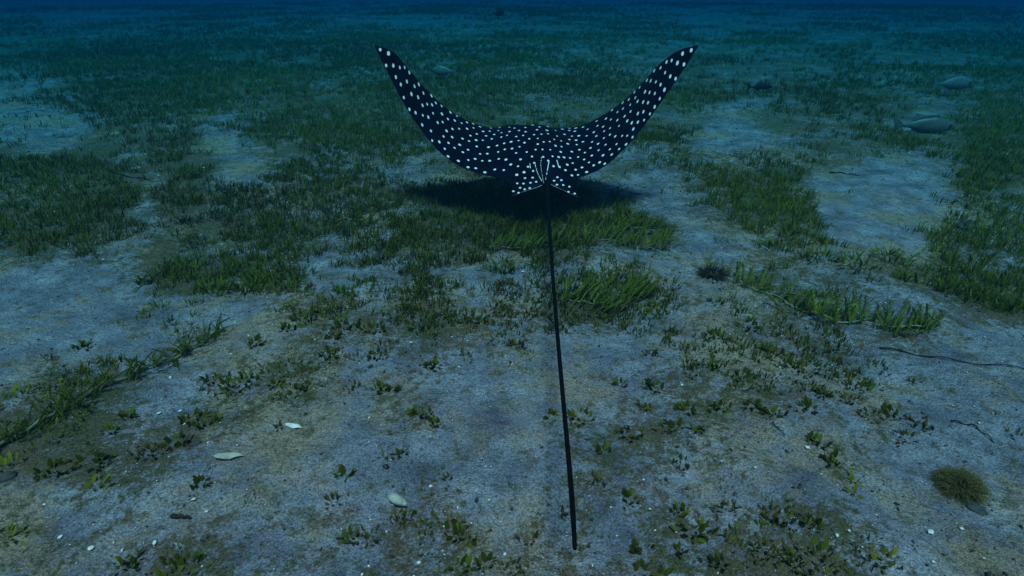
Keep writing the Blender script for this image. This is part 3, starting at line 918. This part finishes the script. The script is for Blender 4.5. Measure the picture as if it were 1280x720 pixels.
    # pelvic fins
    for outer, tip, inner, seeds in (([(658, 216, 2.64), (651, 219, 2.62), (646, 225, 2.59), (641, 236, 2.55)], (638.5, 245.5, 2.50),
                                      [(684, 224, 2.60), (682, 228, 2.57), (675, 233, 2.54), (657, 239, 2.52)], 3),
                                     ([(698, 216, 2.64), (705, 219, 2.62), (709, 225, 2.59), (716, 236, 2.55)], (724, 247, 2.50),
                                      [(682, 224, 2.60), (685, 228, 2.57), (691, 232, 2.54), (708, 240, 2.52)], 4)):
        O = curve([at_depth(*p) for p in outer + [tip]], 60)
        I = curve([at_depth(*p) for p in inner + [tip]], 60)
        w = np.linspace(0, 1, 50)
        S = O[:, None] * (1 - w)[None, :, None] + I[:, None] * w[None, :, None]
        S[..., 2] += 0.010 * np.sin(np.pi * w)[None] * np.linspace(1, 0, 60)[:, None]
        nrm = np.array([0, -0.35, 0.94])
        th = 0.005 * np.sin(np.pi * w)[None] * np.linspace(1, 0.15, 60)[:, None] + 0.0008
        tp, bt = S + nrm * th[..., None], S - nrm * th[..., None]
        pp = np.stack(project(tp), -1)
        rr = np.random.default_rng(seeds)
        Dp = np.full(pp.shape[:2], 3.0)
        sp = []
        for a in range(600):
            q = pp[rr.integers(14, 56), rr.integers(5, 46)]
            if sp and min(np.hypot(*(q - z)) for z in sp) < 6.0: continue
            sp.append(q)
            Dp = np.minimum(Dp, np.hypot((pp[..., 0] - q[0]) / 1.55, (pp[..., 1] - q[1]) / 1.0))
        edge = np.minimum(Dp, np.where((w[None] > 0.965) & (np.linspace(0, 1, 60)[:, None] > 0.35), 1.0, 3.0))
        n2 = 60 * 50
        V = np.concatenate([tp.reshape(-1, 3), bt.reshape(-1, 3)]) - org
        F = [grid_faces(60, 50), grid_faces(60, 50, n2)[:, ::-1]]
        k = np.arange(59)
        F.append(np.stack([k * 50, (k + 1) * 50, (k + 1) * 50 + n2, k * 50 + n2], -1))
        F.append(np.stack([k * 50 + 49, (k + 1) * 50 + 49, (k + 1) * 50 + 49 + n2, k * 50 + 49 + n2], -1))
        me = make_mesh('pelvic_fin', V, np.concatenate(F), attrs={'spot': np.r_[edge.ravel(), np.full(n2, 3.0)], 'belly': np.r_[np.zeros(n2), np.zeros(n2)]})
        link('pelvic_fin', me, M_RAY, root)
    # whip tail
    ys = np.linspace(2.64, 0.598, 90)
    s = np.linspace(0, 1, 90)
    zb = at_depth(684, 232, 2.55)[2]
    zt = zb + 0.012 + 0.075 * s - 0.05 * np.sin(np.pi * s)
    _, pyy = project(np.stack([0 * ys, ys, zt], -1))
    pxx = np.interp(pyy, [200, 240, 270, 340, 430, 530, 620, 705], [681, 684, 686, 690.5, 697.5, 706, 713, 718.5])
    pxx = np.convolve(np.pad(pxx, 6, mode='edge'), np.ones(13) / 13, 'valid')
    pxx += (718.5 - pxx[-1]) * s ** 8
    dep = ys * CP + (CAM_H - zt) * SP
    P = np.stack([(pxx - 640) * dep / FPX, ys, zt], -1)
    R = np.interp(s, [0, 0.04, 0.15, 0.6, 0.97, 1.0], [0.016, 0.011, 0.0072, 0.0052, 0.0042, 0.0030])
    V, F = tube(P - org, R, 14)
    link('tail', make_mesh('tail', V, F), M_TAIL, root)
    # small dorsal fin on the tail root
    q = P[2] - org
    pts = np.array([(0, 0.05, 0.0), (0, 0.02, 0.022), (0, -0.03, 0.026), (0, -0.045, 0.018), (0, -0.04, 0.0)])
    V = np.concatenate([pts + (0.0025, 0, 0), pts - (0.0025, 0, 0)]) + q
    F = [tuple(range(5)), tuple(range(5, 10))[::-1]] + [(i, (i + 1) % 5, (i + 1) % 5 + 5, i + 5)[::-1] for i in range(5)]
    link('dorsal_fin', make_mesh('dorsal_fin', V, F), M_TAIL, root)
    # eyes on the sides of the head
    for sd in (-1, 1):
        i = int(np.argmin(np.abs(u - sd * 0.075))); cc = chord[i, 28] - org + np.array([sd * 0.02, 0.02, 0.0])
        th2 = np.linspace(0, 2 * np.pi, 14, endpoint=False); p2 = np.linspace(0.01, np.pi - .01, 10)
        V = np.array([(0.012 * math.sin(p) * math.cos(t), 0.014 * math.sin(p) * math.sin(t), 0.012 * math.cos(p)) for t in th2 for p in p2]) + cc
        link('eye', make_mesh('eye', V, grid_faces(14, 10, close=True)), M_EYE, root)
    print('spots', len(spots))
eagle_ray()

# ------------------------------------------------------------------ the sea water itself
def haze():
    x0, x1, y0, y1, z0, z1 = -66, 66, -20, 72, -1.3, 1.5
    V = [(x, y, z) for z in (z0, z1) for y in (y0, y1) for x in (x0, x1)]
    F = [(0, 2, 3, 1), (4, 5, 7, 6), (0, 1, 5, 4), (2, 6, 7, 3), (0, 4, 6, 2), (1, 3, 7, 5)]
    m = bpy.data.materials.new('sea_water')
    m.use_nodes = True
    nt = m.node_tree
    for nd in list(nt.nodes):
        if nd.type != 'OUTPUT_MATERIAL': nt.nodes.remove(nd)
    out = [nd for nd in nt.nodes if nd.type == 'OUTPUT_MATERIAL'][0]
    pv = nt.nodes.new('ShaderNodeVolumePrincipled')
    pv.inputs['Density'].default_value = 0.40
    pv.inputs['Color'].default_value = (0.00125, 0.01550, 0.03050, 1)
    pv.inputs['Absorption Color'].default_value = (0.0508, 0.6769, 0.8239, 1)
    pv.inputs['Anisotropy'].default_value = 0.0
    nt.links.new(pv.outputs[0], out.inputs['Volume'])
    tag(link('haze', make_mesh('haze', np.array(V, float), F, smooth_shade=False), m), 'clear blue green sea water filling the scene', 'water', kind='stuff')
haze()
